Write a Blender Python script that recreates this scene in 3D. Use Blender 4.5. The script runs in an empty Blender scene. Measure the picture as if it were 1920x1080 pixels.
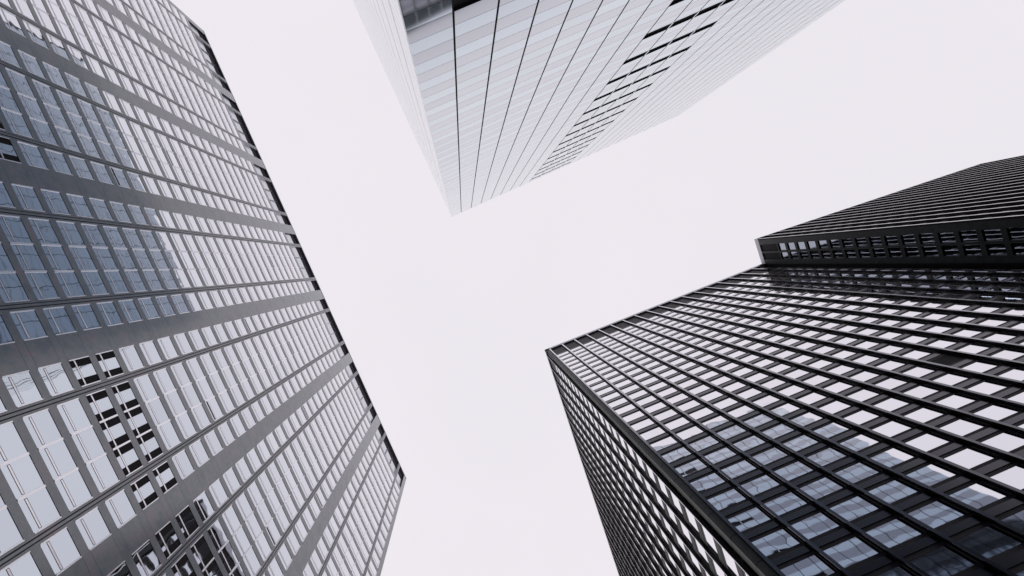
import bpy, math, random
from mathutils import Vector, Matrix

random.seed(7)
D = bpy.data
sc = bpy.context.scene
COL = sc.collection

# ------------------------------------------------------------------ camera
FPX, ZX, ZY = 1000.733, 868.8, 497.0
Zc = Vector((ZX-960.0, ZY-540.0, FPX)).normalized()      # zenith seen in camera axes (x right, y down, z forward)
Xc = Vector((1.0, 0.0, 0.0)); Xc = (Xc - Zc*Xc.dot(Zc)).normalized()
Yc = Zc.cross(Xc)
cam_data = D.cameras.new('camera')
cam = D.objects.new('camera', cam_data); COL.objects.link(cam)
right = Vector((Xc.x, Yc.x, Zc.x)); down = Vector((Xc.y, Yc.y, Zc.y)); fwd = Vector((Xc.z, Yc.z, Zc.z))
M = Matrix((( right.x, -down.x, -fwd.x, 0.0), (right.y, -down.y, -fwd.y, 0.0), (right.z, -down.z, -fwd.z, 1.6), (0, 0, 0, 1)))
cam.matrix_world = M
cam_data.sensor_width = 36.0
cam_data.lens = 36.0*FPX/1920.0
cam_data.clip_start = 0.1
cam_data.clip_end = 6000.0
sc.camera = cam

# ------------------------------------------------------------------ sky and sun
world = D.worlds.new('World'); sc.world = world; world.use_nodes = True
nt = world.node_tree; nt.nodes.clear()
wo = nt.nodes.new('ShaderNodeOutputWorld'); bg = nt.nodes.new('ShaderNodeBackground')
sky = nt.nodes.new('ShaderNodeTexSky'); sky.sky_type = 'NISHITA'; sky.sun_disc = False
SUN_EL, SUN_AZ = math.radians(32), math.radians(325)
sky.sun_elevation = SUN_EL; sky.sun_rotation = SUN_AZ; sky.dust_density = 6.0
bg.inputs['Strength'].default_value = 0.10
# an even overcast: thick cloud with very faint unevenness, a trace of the clear sky above it
wtc = nt.nodes.new('ShaderNodeTexCoord')
wn = nt.nodes.new('ShaderNodeTexNoise'); wn.inputs['Scale'].default_value = 2.2; wn.inputs['Detail'].default_value = 4
wr = nt.nodes.new('ShaderNodeValToRGB')
wr.color_ramp.elements[0].position = 0.3; wr.color_ramp.elements[0].color = (8.50, 8.20, 8.70, 1)
wr.color_ramp.elements[1].position = 0.7; wr.color_ramp.elements[1].color = (8.85, 8.42, 8.95, 1)
wm = nt.nodes.new('ShaderNodeMix'); wm.data_type = 'RGBA'; wm.inputs[0].default_value = 0.97
nt.links.new(wtc.outputs['Generated'], wn.inputs['Vector'])
nt.links.new(wn.outputs['Fac'], wr.inputs['Fac'])
nt.links.new(sky.outputs['Color'], wm.inputs[6]); nt.links.new(wr.outputs['Color'], wm.inputs[7])
nt.links.new(wm.outputs[2], bg.inputs['Color']); nt.links.new(bg.outputs['Background'], wo.inputs['Surface'])

sun_d = D.lights.new('sun', 'SUN'); sun_d.energy = 0.5; sun_d.angle = math.radians(25); sun_d.color = (1.0, 0.96, 0.92)
sun = D.objects.new('sun', sun_d); COL.objects.link(sun)
sv = Vector((math.sin(SUN_AZ)*math.cos(SUN_EL), math.cos(SUN_AZ)*math.cos(SUN_EL), math.sin(SUN_EL)))
sun.rotation_euler = sv.to_track_quat('Z', 'Y').to_euler(); sun.location = (0, 0, 300)

vs = sc.view_settings
vs.view_transform = 'Standard'; vs.look = 'None'; vs.gamma = 1.0; vs.exposure = 0.0
try: vs.use_curve_mapping = False
except Exception: pass
sc.render.engine = 'CYCLES'
sc.cycles.max_bounces = 8; sc.cycles.glossy_bounces = 6; sc.cycles.diffuse_bounces = 3

# ------------------------------------------------------------------ materials
def mat(name, col, rough=0.5, metal=0.0, spec=0.5, col2=None, nscale=0.5, bump=0.0, bscale=1.0, tint2=None):
    m = D.materials.new(name); m.use_nodes = True; t = m.node_tree; b = t.nodes['Principled BSDF']
    b.inputs['Base Color'].default_value = (*col, 1); b.inputs['Roughness'].default_value = rough
    b.inputs['Metallic'].default_value = metal; b.inputs['Specular IOR Level'].default_value = spec
    g = t.nodes.new('ShaderNodeNewGeometry')
    if col2:
        n = t.nodes.new('ShaderNodeTexNoise'); n.inputs['Scale'].default_value = nscale; n.inputs['Detail'].default_value = 6
        n.inputs['Roughness'].default_value = 0.65
        r = t.nodes.new('ShaderNodeValToRGB')
        r.color_ramp.elements[0].position = 0.36; r.color_ramp.elements[0].color = (*col, 1)
        r.color_ramp.elements[1].position = 0.64; r.color_ramp.elements[1].color = (*col2, 1)
        if tint2:
            e = r.color_ramp.elements.new(0.5); e.color = (*tint2, 1)
        t.links.new(g.outputs['Position'], n.inputs['Vector']); t.links.new(n.outputs['Fac'], r.inputs['Fac'])
        t.links.new(r.outputs['Color'], b.inputs['Base Color'])
    if bump:
        n = t.nodes.new('ShaderNodeTexNoise'); n.inputs['Scale'].default_value = bscale; n.inputs['Detail'].default_value = 1.0
        bp = t.nodes.new('ShaderNodeBump'); bp.inputs['Distance'].default_value = bump; bp.inputs['Strength'].default_value = 1.0
        t.links.new(g.outputs['Position'], n.inputs['Vector']); t.links.new(n.outputs['Fac'], bp.inputs['Height'])
        t.links.new(bp.outputs['Normal'], b.inputs['Normal'])
    return m

def coated(name, steep, graze, p0, p1, rough, bump, bscale, metal=1.0, tilt=0.004, tint=0.06):
    """reflective coated glass: reflects weakly face on and strongly at a grazing angle (Fresnel)"""
    m = mat(name, steep, rough, metal, .5, bump=bump, bscale=bscale); t = m.node_tree; b = t.nodes['Principled BSDF']
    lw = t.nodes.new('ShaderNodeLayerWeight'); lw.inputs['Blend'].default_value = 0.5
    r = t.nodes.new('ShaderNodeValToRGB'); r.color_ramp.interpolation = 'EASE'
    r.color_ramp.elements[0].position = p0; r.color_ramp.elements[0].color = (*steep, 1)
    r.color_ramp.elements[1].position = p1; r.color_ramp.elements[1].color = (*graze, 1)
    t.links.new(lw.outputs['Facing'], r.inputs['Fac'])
    # every pane sits at its own very slightly different angle and has its own faint tint
    at = t.nodes.new('ShaderNodeAttribute'); at.attribute_name = 'pane'
    sc1 = t.nodes.new('ShaderNodeVectorMath'); sc1.operation = 'SCALE'; sc1.inputs['Scale'].default_value = tilt
    ad = t.nodes.new('ShaderNodeVectorMath'); ad.operation = 'ADD'
    nm = t.nodes.new('ShaderNodeVectorMath'); nm.operation = 'NORMALIZE'
    g = t.nodes.new('ShaderNodeNewGeometry')
    t.links.new(at.outputs['Vector'], sc1.inputs[0]); t.links.new(g.outputs['Normal'], ad.inputs[0]); t.links.new(sc1.outputs[0], ad.inputs[1])
    t.links.new(ad.outputs[0], nm.inputs[0])
    for n in t.nodes:
        if n.type == 'BUMP': t.links.new(nm.outputs[0], n.inputs['Normal'])
    sx = t.nodes.new('ShaderNodeSeparateXYZ'); mr = t.nodes.new('ShaderNodeMapRange')
    mr.inputs['From Min'].default_value = -1; mr.inputs['To Min'].default_value = 1.0-tint; mr.inputs['To Max'].default_value = 1.0
    mc = t.nodes.new('ShaderNodeVectorMath'); mc.operation = 'SCALE'
    t.links.new(at.outputs['Vector'], sx.inputs[0]); t.links.new(sx.outputs['X'], mr.inputs['Value'])
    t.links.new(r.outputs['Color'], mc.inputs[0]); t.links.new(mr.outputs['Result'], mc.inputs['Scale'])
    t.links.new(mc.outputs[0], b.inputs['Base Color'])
    return m

MT = {
 'stone':   mat('grey_cladding', (.24, .26, .32), .16, 0, 1.0, (.38, .33, .385), .6, tint2=(.28, .325, .35)),
 'joint':   mat('dark_joint_and_shade', (.015, .012, .02), .6, 0, .3),
 'bar':     mat('pale_frame', (.93, .91, .94), .30, .85, .8),
 'rail':    mat('grey_rail', (.40, .40, .45), .35, 0, .5),
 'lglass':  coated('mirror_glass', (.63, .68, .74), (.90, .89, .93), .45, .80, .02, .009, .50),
 'black':   mat('black_opening_and_shade', (.006, .003, .006), .7, 0, .2),
 'recess':  mat('pale_recess_wall', (.80, .81, .86), .25, .6, .5),
 'steel':   mat('black_painted_steel', (.006, .004, .007), .5, 0, .12, (.010, .008, .011), 1.2),
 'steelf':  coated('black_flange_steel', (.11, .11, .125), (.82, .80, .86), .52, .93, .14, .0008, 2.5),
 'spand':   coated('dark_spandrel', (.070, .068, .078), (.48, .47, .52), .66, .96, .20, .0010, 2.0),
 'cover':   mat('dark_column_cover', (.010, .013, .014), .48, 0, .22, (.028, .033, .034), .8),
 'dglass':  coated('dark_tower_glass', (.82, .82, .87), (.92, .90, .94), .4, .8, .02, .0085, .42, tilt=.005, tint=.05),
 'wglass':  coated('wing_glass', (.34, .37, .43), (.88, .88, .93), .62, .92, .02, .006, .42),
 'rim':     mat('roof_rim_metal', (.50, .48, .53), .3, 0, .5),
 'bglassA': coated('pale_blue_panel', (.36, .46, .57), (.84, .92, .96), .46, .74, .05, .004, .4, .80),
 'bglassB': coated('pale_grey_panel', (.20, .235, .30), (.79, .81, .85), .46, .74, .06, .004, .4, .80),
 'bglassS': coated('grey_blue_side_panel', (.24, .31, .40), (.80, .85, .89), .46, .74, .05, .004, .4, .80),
 'roof':    mat('roof_gravel', (.18, .17, .18), .9, 0, .2, (.26, .25, .25), 3.0),
 'asphalt': mat('asphalt', (.045, .045, .048), .85, 0, .3, (.06, .06, .062), 2.0),
 'paving':  mat('paving_stone', (.16, .155, .15), .8, 0, .3, (.22, .21, .205), 1.2),
 'paint':   mat('road_paint', (.75, .75, .72), .7, 0, .3),
}

# ------------------------------------------------------------------ mesh helpers
class MB:
    """collects boxes given in facade coordinates: u along, z up, d outward"""
    def __init__(s): s.v = []; s.f = []; s.m = []; s.r = []
    def rnd(s, n):
        q = (random.uniform(-1, 1), random.uniform(-1, 1), random.uniform(-1, 1)); s.r += [q]*n
    def box(s, fr, u0, u1, z0, z1, d0, d1, mi=0):
        O, U, N = fr; b = len(s.v); s.rnd(6)
        for (u, d, z) in ((u0,d0,z0),(u1,d0,z0),(u1,d1,z0),(u0,d1,z0),(u0,d0,z1),(u1,d0,z1),(u1,d1,z1),(u0,d1,z1)):
            s.v.append((O[0]+U[0]*u+N[0]*d, O[1]+U[1]*u+N[1]*d, z))
        flip = (U[0]*N[1]-U[1]*N[0])*(u1-u0)*(d1-d0)*(z1-z0) < 0
        for q in ((0,3,2,1),(4,5,6,7),(0,1,5,4),(1,2,6,5),(2,3,7,6),(3,0,4,7)):
            q = [b+i for i in q]
            s.f.append(tuple(reversed(q)) if flip else tuple(q)); s.m.append(mi)
    def prism(s, pts, z0, z1, mi=0):
        b = len(s.v); n = len(pts); s.rnd(n+2)
        s.v += [(x, y, z0) for x, y in pts] + [(x, y, z1) for x, y in pts]
        s.f.append(tuple(b+i for i in reversed(range(n)))); s.f.append(tuple(b+n+i for i in range(n))); s.m += [mi, mi]
        for i in range(n):
            j = (i+1) % n; s.f.append((b+i, b+j, b+n+j, b+n+i)); s.m.append(mi)
    def quadgrid(s, fr, us, zs, dfun, mi=0):
        O, U, N = fr; b = len(s.v); nu = len(us); s.rnd((nu-1)*(len(zs)-1))
        for z in zs:
            for u in us:
                d = dfun(u, z); s.v.append((O[0]+U[0]*u+N[0]*d, O[1]+U[1]*u+N[1]*d, z))
        flip = (U[0]*N[1]-U[1]*N[0]) > 0
        for j in range(len(zs)-1):
            for i in range(nu-1):
                q = (b+j*nu+i, b+j*nu+i+1, b+(j+1)*nu+i+1, b+(j+1)*nu+i)
                s.f.append(tuple(reversed(q)) if flip else q); s.m.append(mi)
    def mesh(s, name, mats):
        me = D.meshes.new(name); me.from_pydata(s.v, [], s.f)
        for k in mats: me.materials.append(MT[k])
        for p, i in zip(me.polygons, s.m): p.material_index = i
        a = me.attributes.new('pane', 'FLOAT_VECTOR', 'FACE')
        a.data.foreach_set('vector', [c for q in s.r for c in q])
        me.update(); return me
    def build(s, name, mats, parent=None, loc=None, label=None, kind=None):
        if isinstance(mats, str): mats = [mats]
        return link(name, s.mesh(name, mats), parent, loc, label, kind)

def link(name, me, parent=None, loc=None, label=None, kind=None):
    o = D.objects.new(name, me); COL.objects.link(o)
    if parent: o.parent = parent
    if loc: o.location = loc
    if label: o['label'] = label
    if kind: o['kind'] = kind
    return o

def root(name, xy, yaw, label, cat):
    o = D.objects.new(name, None); COL.objects.link(o)
    o.location = (xy[0], xy[1], 0); o.rotation_euler = (0, 0, yaw)
    o['label'] = label; o['category'] = cat; o.empty_display_size = 5
    return o

def to_px(w):
    v = Vector(w) - Vector((0, 0, 1.6)); zc = v.dot(fwd)
    if zc <= 1e-3: return None
    return 960+FPX*v.dot(right)/zc, 540+FPX*v.dot(down)/zc

def px_area(rt, fr, u0, u1, z0, z1):
    """picture area of a facade rectangle, 0 when outside the frame"""
    c, s_ = math.cos(rt[2]), math.sin(rt[2]); P = []
    for u, z in ((u0,z0),(u1,z0),(u1,z1),(u0,z1)):
        lx, ly = fr[0][0]+fr[1][0]*u, fr[0][1]+fr[1][1]*u
        q = to_px((rt[0]+c*lx-s_*ly, rt[1]+s_*lx+c*ly, z))
        if q is None: return 0
        P.append(q)
    cx = sum(p[0] for p in P)/4; cy = sum(p[1] for p in P)/4
    if not (-5 < cx < 1925 and -5 < cy < 1085): return 0
    a = 0
    for i in range(4):
        x0, y0 = P[i]; x1, y1 = P[(i+1) % 4]; a += x0*y1-x1*y0
    return abs(a)/2

EYE = 1.6

# ================================================================== LEFT TOWER (grey cladding, mirror windows)
LA = 148.0
A_xy = (-0.4519*LA, -0.4102*LA); A_yaw = 1.1697
def za(f): return f*LA+EYE
A_BAY = 0.12577*LA; A_W = 7*A_BAY; A_P = 0.02485*LA; A_Z0 = za(0.3885)
rA = root('office_tower', A_xy, A_yaw, 'grey clad tower on the left with rows of mirror windows between flat grey bands', 'office tower')
frA = ((0, 0), (1, 0), (0, -1))
HA = za(1.0)
# body: solid block behind the cladding
b = MB(); b.prism([(0.3, 0.45), (A_W-0.3, 0.45), (A_W-0.3, 34), (0.3, 34)], 0, HA-0.6); b.build('wall', 'joint', rA)
b = MB(); b.prism([(0.6, 1.0), (A_W-0.6, 1.0), (A_W-0.6, 33.5), (0.6, 33.5)], HA-0.6, HA-0.4); b.build('roof', 'roof', rA)
G = 0.745
imin = -15; imax = 21
# column covers (flat vertical bands)
hb = 0.070*A_BAY
for k in range(8):
    u0 = max(0, k*A_BAY-hb); u1 = min(A_W, k*A_BAY+hb)
    b = MB(); b.box(frA, u0, u1, 0, HA-0.45, -0.5, -0.014, 1)
    z = 0.0; i = imin
    cuts = [0.0]
    for i in range(imin, imax+1):
        zs_ = A_Z0+i*A_P; cuts += [zs_-(1-G)*A_P, zs_] if i > imin else [zs_]
    cuts.append(HA-0.45)
    for c0, c1 in zip(cuts[:-1], cuts[1:]):
        b.box(frA, u0, u1, c0+0.012, c1-0.012, -0.014, 0.0)
    b.build('column_cover', ['stone', 'joint'], rA)
# end walls
for uu in (0, A_W):
    b = MB()
    fr = ((uu, 0), (0, 1), (-1 if uu == 0 else 1, 0))
    b.box(fr, 0.52, 34, 0, HA-0.45, -0.3, 0.02); b.build('side_wall', 'stone', rA)
# roof rim
b = MB()
b.box(frA, 0, A_W, HA-0.45, HA, -0.55, 0.03)
b.box(((0,0),(0,1),(-1,0)), 0.55, 34, HA-0.45, HA, -0.5, 0.03)
b.box(((A_W,0),(0,1),(1,0)), 0.55, 34, HA-0.45, HA, -0.5, 0.03)
b.build('roof_rim', 'rail', rA)
# grooved double mullions
slots = []          # (u0,u1,is_short)
gw = 0.046*A_BAY
for k in range(7):
    B0 = k*A_BAY
    slots.append((B0+hb, B0+0.220*A_BAY, k, 0))
    a0, a1 = B0+0.266*A_BAY, B0+0.734*A_BAY; w3 = (a1-a0)/3
    for j in range(3): slots.append((a0+j*w3, a0+(j+1)*w3, k, 1+j))
    slots.append((B0+0.780*A_BAY, B0+A_BAY-hb, k, 4))
    for g0 in (B0+0.220*A_BAY, B0+0.734*A_BAY):
        b = MB(); w = gw
        b.box(frA, g0, g0+w*0.24, 0, HA-0.45, -0.5, 0.0)
        b.box(frA, g0+w*0.24, g0+w*0.37, 0, HA-0.45, -0.5, -0.006, 1)
        b.box(frA, g0+w*0.37, g0+w*0.63, 0, HA-0.45, -0.5, 0.03)
        b.box(frA, g0+w*0.63, g0+w*0.76, 0, HA-0.45, -0.5, -0.006, 1)
        b.box(frA, g0+w*0.76, g0+w, 0, HA-0.45, -0.5, 0.0)
        b.build('mullion', ['stone', 'joint'], rA)
# spandrels: one per floor
G = 0.745
imin = -15; imax = 21
runs = []
for k in range(7):
    B0 = k*A_BAY
    runs += [(B0+hb, B0+0.220*A_BAY), (B0+0.266*A_BAY, B0+0.734*A_BAY), (B0+0.780*A_BAY, B0+A_BAY-hb)]
for i in range(imin, imax+1):
    zt = A_Z0+i*A_P
    z0 = zt-(1-G)*A_P
    if i == imin: z0 = 0.0
    b = MB()
    b.box(frA, hb, A_W-hb, z0+0.015, zt-0.015, -0.48, -0.014)
    b.box(frA, hb, A_W-hb, z0, z0+0.015, -0.48, -0.035, 1)
    b.box(frA, hb, A_W-hb, zt-0.015, zt+0.02, -0.48, -0.035, 1)
    b.build('spandrel', ['stone', 'joint'], rA)
ztop = A_Z0+imax*A_P+G*A_P
# top band and recessed openings below the rim
b = MB()
zp0 = za(0.9385)
b.box(frA, hb, A_W-hb, ztop, zp0, -0.48, -0.014)
b.build('spandrel', 'stone', rA)
for (u0, u1) in runs:
    b = MB()
    # pale back wall in the recess, black strip painting in the shade under the rim
    b.box(frA, u0, u1, zp0, HA-0.46, -0.50, -0.44, 0)
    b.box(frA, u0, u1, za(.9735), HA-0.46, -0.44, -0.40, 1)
    if u1-u0 > 5:
        for q in (1/3., 2/3.):
            um = u0+(u1-u0)*q; b.box(frA, um-0.05, um+0.05, zp0, za(.975), -0.42, -0.22, 2)
    b.build('roof_opening', ['recess', 'black', 'rail'], rA)

def add_win(mbf, mbp, w, fr, u, z, dark=False, slit=False, jl=True, jr=True):
    """one mirror window: jambs, transom rail and panes"""
    H = G*A_P
    bw = 0.10
    mbf.box(fr, u, u+bw, z+.02, z+H-.01, -0.12, 0.02, 0)
    mbf.box(fr, u+w-bw, u+w, z+.02, z+H-.01, -0.12, 0.02, 0)
    # transom: dark line, pale strip, dark line, inset from the jambs
    r0 = z+H*0.215; r1 = z+H*0.315
    ins = 0.12; dg_ = -0.045
    mbf.box(fr, u+bw+ins, u+w-bw-ins, r0, r0+0.045, -0.12, -0.042, 1)
    mbf.box(fr, u+bw+ins, u+w-bw-ins, r0+0.045, r1-0.05, -0.12, -0.036, 0)
    mbf.box(fr, u+bw+ins, u+w-bw-ins, r1-0.05, r1, -0.12, -0.042, 1)
    for s in (0, 1):
        ue = u+bw+ins-0.05 if s == 0 else u+w-bw-ins
        mbf.box(fr, ue, ue+0.05, r0, r1, -0.12, -0.039, 2)
    if slit:
        mbf.box(fr, u+bw+0.02, u+w-bw-0.02, z+0.10*H, z+0.19*H, -0.12, -0.044, 3)
    if dark:
        e = 0.29*w
        for (x0, x1) in ((u+bw, u+bw+e-.1), (u+w-bw-e+.1, u+w-bw)):
            mbf.box(fr, x0, x1, z+0.05, r0-.004, -0.12, -0.044, 3)
            mbf.box(fr, x0, x1, r1+.004, z+H-0.03, -0.12, -0.044, 3)
    mbp.quadgrid(fr, [u+bw, u+w-bw], [z+.02, z+H], lambda a, c: -0.05)

SLITS = {(2, 2, 10), (2, 4, 5), (4, 0, 10), (4, 3, 4), (1, 3, 14), (0, 4, 13), (2, 1, 19), (4, 2, 14), (5, 4, 9), (3, 2, 17), (5, 3, 4), (6, 1, 6), (5, 0, 12)}
cells = []
for (u0, u1, k, j) in slots:
    for i in range(imin+1, imax+1):
        z = A_Z0+i*A_P
        cells.append((px_area((A_xy[0], A_xy[1], A_yaw), frA, u0, u1, z, z+G*A_P), u0, u1, k, j, i, z))
cells.sort(key=lambda c: -c[0])
cache = {}
sf, sp = MB(), MB()
WM = ['bar', 'joint', 'rail', 'black']
for n, (ar, u0, u1, k, j, i, z) in enumerate(cells):
    dark = ((i in (-1, 0)) and k >= 4) or (k, j, i) in ((2, 4, 0), (2, 3, 0)); slit = (k, j, i) in SLITS
    if n < 100:
        key = n
        if key not in cache:
            f_, p_ = MB(), MB(); add_win(f_, p_, u1-u0, frA, 0, 0, dark, slit)
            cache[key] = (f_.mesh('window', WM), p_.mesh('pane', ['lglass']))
        lab = 'window with black panels at both ends' if dark else ('window with its black vent strip open' if slit else None)
        w = link('window', cache[key][0], rA, (u0, 0, z), lab)
        link('pane', cache[key][1], w)
    else:
        add_win(sf, sp, u1-u0, frA, u0, z, dark, slit)
w = sf.build('window', WM, rA, kind='stuff')
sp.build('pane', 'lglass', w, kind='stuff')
# bottom storey infill
b = MB(); b.box(frA, hb, A_W-hb, 0, A_Z0+imin*A_P, -0.48, -0.3); b.build('ground_floor_wall', 'stone', rA)

# ================================================================== MIDDLE TOWER (pale glass slab)
LB = 166.0
B_xy = (-0.0216*LB, -0.0895*LB); B_yaw = -0.4258
def zb(f): return f*LB+EYE
B_W = 0.478*LB; HB = zb(1.0); B_D = 0.49*LB; B_K = B_W/24.0
rB = root('glass_tower', B_xy, B_yaw, 'pale smooth glass tower at the top with thin black joints and black ribbon openings', 'glass tower')
frB = ((0, 0), (1, 0), (0, 1))
frS = ((0, 0), (0, -1), (-1, 0))
b = MB(); b.prism([(0.25, -0.25), (0.25, -B_D), (B_W-0.2, -B_D), (B_W-0.2, -0.25)], 0, HB-0.3); b.build('core_wall', 'joint', rB)
rows = []
z = 0.3665; idx = -1; zz = []
lo = [0.3665-0.0119*m for m in range(1, 31) if 0.3665-0.0119*m > 0.004]
edges = sorted(lo) + [0.3665]
nlo = len(lo)
m = 0.3665
while m+0.0117 < 0.999: m += 0.0117; edges.append(m)
edges.append(1.0)
S_K = 3.35; NS = int(B_D/S_K)
for r in range(len(edges)-1):
    ridx = r-nlo            # row whose lower edge is edge r; -1 holds the first black ribbon
    z0, z1 = zb(edges[r])+0.020, zb(edges[r+1])-0.020
    odd = ridx % 2 != 0
    ribbon = (ridx % 4 == 3)
    rib1 = ridx in (-14, -18, -22, -26)
    b = MB()
    for k in range(24):
        g = 0.08
        if (ribbon and 8 <= k < 12) or (rib1 and 1 <= k < 2):
            continue
        b.box(frB, k*B_K+(g if k else 0.02), (k+1)*B_K-(g if k < 23 else 0), z0, z1, -0.2, 0.0)
    if ribbon or rib1: b.box(frB, 1*B_K, 12*B_K, z0, z1, -0.215, -0.2, 1)
    for k in range(NS):
        b.box(frS, k*S_K+0.06 if k else 0.205, (k+1)*S_K-0.06, z0+.02, z1-.02, -0.2, 0.0, 2)
    b.build('panel_row', ['bglassB' if odd else 'bglassA', 'joint', 'bglassS'], rB)
    if (ribbon and edges[r] > 0.15) or rib1:
        b = MB(); ks = (8, 12) if ribbon else (1, 2)
        b.box(frB, ks[0]*B_K+.045, ks[1]*B_K-.045, z0, z1, -0.199, -0.18, 0)
        b.box(frB, ks[0]*B_K+.045, ks[1]*B_K-.045, z0, z0+0.22, -0.18, -0.002, 1)
        for k in range(ks[0]+1, ks[1]):
            b.box(frB, k*B_K-0.09, k*B_K+0.09, z0+.221, z1, -0.18, 0.02, 1)
        b.build('ribbon_opening', ['black', 'bglassA'], rB)
    elif ribbon:
        b = MB(); b.box(frB, 8*B_K+.045, 12*B_K-.045, z0, z1, -0.2, 0.0); b.build('panel_row', 'bglassB', rB)
# recessed vertical joint channels: the thicker ones nearest the corner
for k in range(1, 24):
    b = MB(); w = 0.07
    b.box(frB, k*B_K-w, k*B_K+w, zb(edges[0]), HB-0.3, -0.2, -0.12)
    b.build('joint_channel', 'black', rB)
b = MB(); b.prism([(0.0, 0.0), (0.0, -B_D), (B_W, -B_D), (B_W, 0.0)], HB-0.28, HB-0.1); b.build('roof', 'bglassA', rB)
b = MB(); b.box(frB, 0, B_W, 0, zb(edges[0])-.02, -0.2, 0.0); b.box(frS, 0.21, B_D, 0, zb(edges[0])-.02, -0.2, 0.0); b.build('base_wall', 'cover', rB)

# ================================================================== RIGHT TOWER (black steel fins)
LC = 143.0
C_xy = (0.1614*LC, 0.1578*LC); C_yaw = -0.3631
def zc_(f): return f*LC+EYE
HC = zc_(1.0); FS = 0.02497*LC; NF = 18; CO = 0.00902*LC; DEP = 0.0028*LC
C_P = 0.02796*LC; C_Z = zc_(0.6349)          # sill of storey 0 on the glass plane
rC = root('office_tower', C_xy, C_yaw, 'black steel tower on the right with projecting vertical fins and a forward wing', 'office tower')
frC = ((0, 0), (1, 0), (0, -1))               # d = 0 at the fin tips
su = Vector((-0.0432, 1.0)).normalized()      # direction of the narrow side
frK = ((-CO, 0), (su.x, su.y), (-su.y, su.x))
C_SW = 22*FS; C_L = 38*FS
p0 = Vector((-CO+0.35, DEP+0.1)); 
b = MB(); b.prism([(-CO+0.78, 0.98), (C_L, 0.98), (C_L, C_SW), (-CO+0.78+su.x*C_SW, C_SW)], 0, HC-0.3); b.build('wall', 'steel', rC)
b = MB(); b.prism([(-CO, 0.0), (C_L, 0.0), (C_L, C_SW), (-CO+su.x*C_SW, C_SW)], HC-0.28, HC); b.box(frC, -0.0, 17.7*FS, HC-1.5, HC-0.28, -0.5, 0.0); b.box(frK, 0.51, C_SW, HC-1.5, HC-0.28, -0.45, 0.0); b.build('roof_rim', 'rim', rC)

def fin(fr, u, z0, z1, parent, dep=DEP, hw=0.15):
    b = MB()
    b.box(fr, u-0.03, u+0.03, z0, z1, -dep, -0.04)          # web
    b.box(fr, u-hw, u+hw, z0, z1, -0.04, 0.0, 1)          # outer flange
    b.box(fr, u-0.13, u+0.13, z0, z1, -dep-.05, -dep, 0)       # inner flange / window mullion
    return b.build('fin', ['steel', 'steelf'], parent)
for k in range(NF):
    fin(frC, k*FS, 0, HC-1.51, rC)
S_F0 = 0.0115*LC
for k in range(21):
    fin(frK, S_F0+k*FS, 0, HC-1.51, rC, 0.34, 0.06)
# corner column cover with horizontal seams
b = MB()
n = 0; z = 0.0
while z < HC-1.53:
    z1 = min(z+C_P, HC-1.52)
    x0 = -CO+0.42
    b.prism([(x0, 0.36), (x0+.22, 0.14), (-0.18, 0.14), (-0.18, 1.0), (x0+.3, 1.3), (x0, 1.3)], z+0.03, z1-0.03)
    b.prism([(x0+.06, 0.40), (x0+.24, 0.2), (-0.2, 0.2), (-0.2, 0.95), (x0+.3, 1.2), (x0+.06, 1.2)], z1-0.03, z1+0.03)
    z = z1
b.build('corner_column', 'cover', rC)

GC = 0.575
FC_I = range(-22, 11)
dg = -DEP-0.04
C_U1 = 17.62*FS
for i in FC_I:
    zt = C_Z+i*C_P; z0 = zt-(1-GC)*C_P
    b = MB(); t = 0.27*(1-GC)*C_P
    if i == -22: z0 = 0
    b.box(frC, 0.0, C_U1, z0+t, zt-t, dg-0.1, -DEP+0.02)
    b.box(frC, 0.0, C_U1, z0, z0+t, dg-0.1, dg+0.012, 1); b.box(frC, 0.0, C_U1, zt-t, zt, dg-0.1, dg+0.012, 1)  # dark edge strips: window frame shadows put into the colour
    b.build('spandrel', ['spand', 'joint'], rC)
    b = MB()
    b.box(frK, S_F0, C_SW-1, z0+t, zt-t, -0.70, -0.34)
    b.box(frK, S_F0, C_SW-1, z0, z0+t, -0.70, -0.37, 1); b.box(frK, S_F0, C_SW-1, zt-t, zt, -0.70, -0.37, 1)  # same painted frame shade along the side spandrels
    b.build('spandrel', ['steel', 'joint'], rC)
# blank service storey below the roof
ztC = C_Z+10*C_P+GC*C_P
b = MB()
for k in range(NF):
    u1 = min((k+1)*FS-0.13, C_U1)
    b.box(frC, k*FS+0.13, u1, ztC+0.25, HC-1.6, dg-0.1, -DEP-0.02, 0)
b.box(frC, 0.0, C_U1, ztC, ztC+0.25, dg-0.1, -DEP+0.03, 1)
b.box(frC, -0.1, C_U1, HC-1.6, HC-0.29, dg-0.1, -DEP+0.10, 0)
b.build('service_band', ['steel', 'spand'], rC)
b = MB(); b.box(frK, 0.6, C_SW-1, ztC+0.25, HC-0.29, -0.70, -0.35, 0); b.box(frK, 0.6, C_SW-1, ztC, ztC+0.25, -0.7, -0.33, 1)
b.build('service_band', ['steel', 'spand'], rC)

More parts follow.
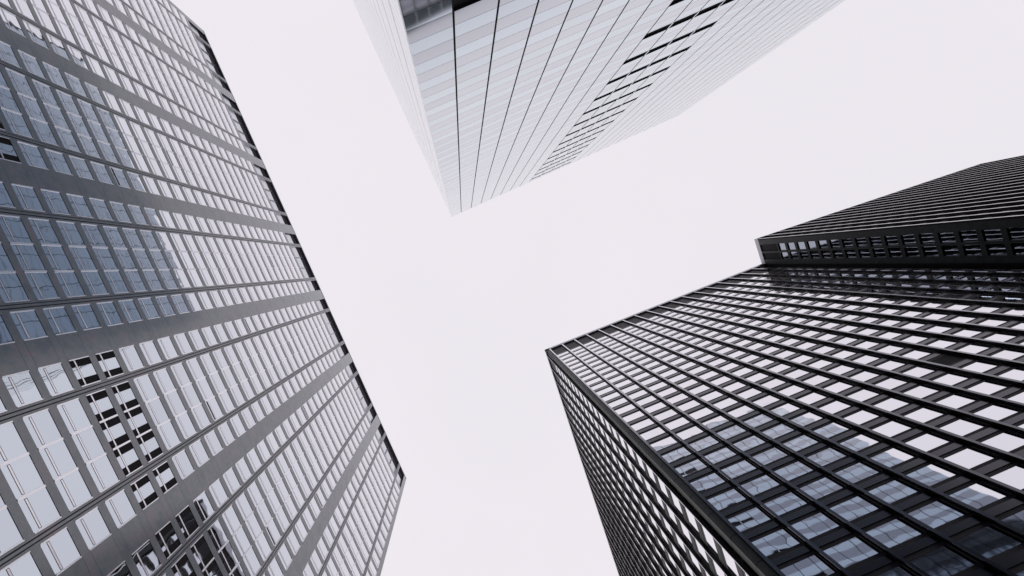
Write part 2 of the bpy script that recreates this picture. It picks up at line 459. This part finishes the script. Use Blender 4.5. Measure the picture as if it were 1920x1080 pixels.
def cwin(mb, fr, u0, u1, z, dpl):
    H = GC*C_P
    mb.quadgrid(fr, [u0, u1], [z, z+H], lambda a, c: dpl)
cells = []
for k in range(NF):
    u0 = k*FS+0.13; u1 = min((k+1)*FS-0.13, C_U1)
    for i in FC_I:
        z = C_Z+i*C_P
        cells.append([px_area((C_xy[0], C_xy[1], C_yaw), frC, u0, u1, z, z+GC*C_P), 0, k, u0, u1, i, z])
for k in range(20):
    u0 = S_F0+k*FS+0.13; u1 = S_F0+(k+1)*FS-0.13
    for i in FC_I:
        z = C_Z+i*C_P
        cells.append([px_area((C_xy[0], C_xy[1], C_yaw), frK, u0, u1, z, z+GC*C_P)*0.25, 1, k, u0, u1, i, z])
cells.sort(key=lambda c: -c[0])
cache = {}; st = MB()
for n, (ar, side, k, u0, u1, i, z) in enumerate(cells):
    fr = frK if side else frC; dpl = -0.38 if side else dg
    blk = (side == 0 and k == 9 and i == -9)
    if n < 100 or blk:
        key = n
        if key not in cache:
            q = MB(); fr0 = ((0, 0), fr[1], fr[2]); cwin(q, fr0, 0, u1-u0, 0, dpl)
            cache[key] = q.mesh('window', ['black' if blk else 'dglass'])
        link('window', cache[key], rC, (fr[0][0]+fr[1][0]*u0, fr[0][1]+fr[1][1]*u0, z), 'single black window without reflection' if blk else None)
    else:
        cwin(st, fr, u0, u1, z, dpl)
st.build('window', 'dglass', rC, kind='stuff')

# ---- the wing that stands forward at the far end of the black tower
D_yaw = -0.3136
uC = Vector((math.cos(C_yaw), math.sin(C_yaw))); uD = Vector((math.cos(D_yaw), math.sin(D_yaw)))
vD0 = Vector((-uD.y, uD.x)) - uD*0.1898
D0 = Vector((0.1614, 0.1578)) + uC*(0.02497*17.65)
D1 = D0 - vD0*0.0512
vD = Vector((-uC.y, uC.x)) - uC*0.03
WDp = 0.0512*vD.length*LC; vDn = vD.normalized()
def tolocal(v):
    w = Vector(v); c, s_ = math.cos(-C_yaw), math.sin(-C_yaw)
    return (c*w.x-s_*w.y, s_*w.x+c*w.y)
D1l = tolocal((D1-Vector((0.1614, 0.1578)))*LC)
uDl = tolocal(uD); vDl = tolocal(vDn); nFr = (uDl[1], -uDl[0]); nSd = (-vDl[1], vDl[0])
frDF = (D1l, uDl, nFr); frDS = (D1l, vDl, nSd)
DL = 0.503*LC
def dpt(u, v): return (D1l[0]+uDl[0]*u+vDl[0]*v, D1l[1]+uDl[1]*u+vDl[1]*v)
b = MB(); b.prism([dpt(0.40, 0.95), dpt(DL-0.3, 0.95), dpt(DL-0.3, WDp+3.0), dpt(0.40, WDp+1.5)], 0, HC-0.32)
wing = b.build('wing', 'steel', rC, label='wing that stands forward of the finned front')
b = MB(); b.prism([dpt(0, 0), dpt(DL, 0), dpt(DL, WDp+3.4), dpt(0, WDp+0.0)], HC-0.30, HC+0.02)
b.box(frDS, 0.0, WDp, HC-1.7, HC-0.31, -0.38, 0.0)
b.build('roof_rim', 'rim', wing)
D_P = 0.0275*LC; D_ZT = zc_(0.9289); GD = 0.84
NDF = 20; DFS = DL/NDF
for k in range(NDF+1):
    b = MB(); u = k*DFS+(0.2 if k == 0 else 0)
    if k == NDF: u -= 0.2
    b.box(frDF, u-0.03, u+0.03, 0, HC-0.31, -0.45, -0.04); b.box(frDF, u-0.16, u+0.16, 0, HC-0.31, -0.04, 0.0, 1)
    b.build('fin', ['steel', 'steelf'], wing)
# side face of the wing: posts, beams, two windows a storey
w0, w1, w2, w3 = 0.0121*LC, 0.0257*LC, 0.0291*LC, 0.0421*LC
ws = 1.0
b = MB()
for (a0, a1) in ((0.0, w0), (w1, w2), (w3, WDp)):
    b.box(frDS, a0+(0.36 if a0 == 0 else 0), a1, 0, HC-1.71, -0.40, 0.0)
b.build('side_posts', 'cover', wing)
i = 0; dw = []
while True:
    zt = D_ZT-i*D_P; z0 = zt-0.76*D_P
    if z0 < 6: break
    b = MB()
    for (a0, a1) in ((w0, w1), (w2, w3)):
        b.box(frDS, a0, a1, zt-D_P, z0, -0.40, -0.06)
        dw.append((frDS, a0, a1, z0, zt, 'S'))
    b.build('spandrel', 'cover', wing)
    i += 1
b = MB()
for (a0, a1) in ((w0-.0, w1), (w2, w3)):
    b.box(frDS, a0, a1, D_ZT, D_ZT+0.45, -0.40, -0.03, 0)
    b.box(frDS, a0, a1, D_ZT+0.45, HC-1.71, -0.399, -0.36, 1)
b.build('service_opening', ['cover', 'black'], wing)
i = 0
while True:
    zt = D_ZT-i*D_P; z0 = zt-0.60*D_P
    if z0 < 6: break
    b = MB(); b.box(frDF, 0.4, DL-0.3, zt-D_P+0.12, z0-0.12, -0.94, -0.40); b.box(frDF, 0.4, DL-.3, zt-D_P, zt-D_P+.12, -.94, -.44, 1); b.box(frDF, 0.4, DL-.3, z0-.12, z0, -.94, -.44, 1)  # dark strips above and below paint in the frame shade
    b.build('spandrel', ['spand', 'joint'], wing)
    for k in range(NDF):
        dw.append((frDF, k*DFS+0.12+(0.3 if k == 0 else 0), (k+1)*DFS-0.12-(.2 if k == NDF-1 else 0), z0, zt, 'F'))
    i += 1
b = MB(); b.box(frDF, 0.4, DL-0.3, D_ZT, HC-0.31, -0.94, -0.42); b.build('service_band', 'steel', wing)
rt = (C_xy[0], C_xy[1], C_yaw)
dw.sort(key=lambda c: -px_area(rt, c[0], c[1], c[2], c[3], c[4])*(0.2 if c[5] == 'F' else 1))
st = MB(); cache = {}
for n, (fr, a0, a1, z0, z1, t) in enumerate(dw):
    dpl = -0.30 if t == 'S' else -0.46
    if n < 100:
        key = n
        if key not in cache:
            q = MB(); q.quadgrid(((0, 0), fr[1], fr[2]), [0, a1-a0], [0, z1-z0], lambda a, c: dpl); cache[key] = q.mesh('window', ['wglass'])
        link('window', cache[key], wing, (fr[0][0]+fr[1][0]*a0, fr[0][1]+fr[1][1]*a0, z0))
    else:
        st.quadgrid(fr, [a0, a1], [z0, z1], lambda a, c: dpl)
st.build('window', 'wglass', wing, kind='stuff')

# ================================================================== ground
def struct(name, mb, m):
    o = mb.build(name, m); o['kind'] = 'structure'; return o
b = MB(); b.prism([(-2500, -2500), (2500, -2500), (2500, 2500), (-2500, 2500)], -0.5, 0.0); struct('ground', b, 'asphalt')
b = MB(); b.prism([(-12, -9), (30, -30), (60, -8), (8, 16), (-10, 30), (-40, -36)], 0.0, 0.12); struct('pavement', b, 'paving')
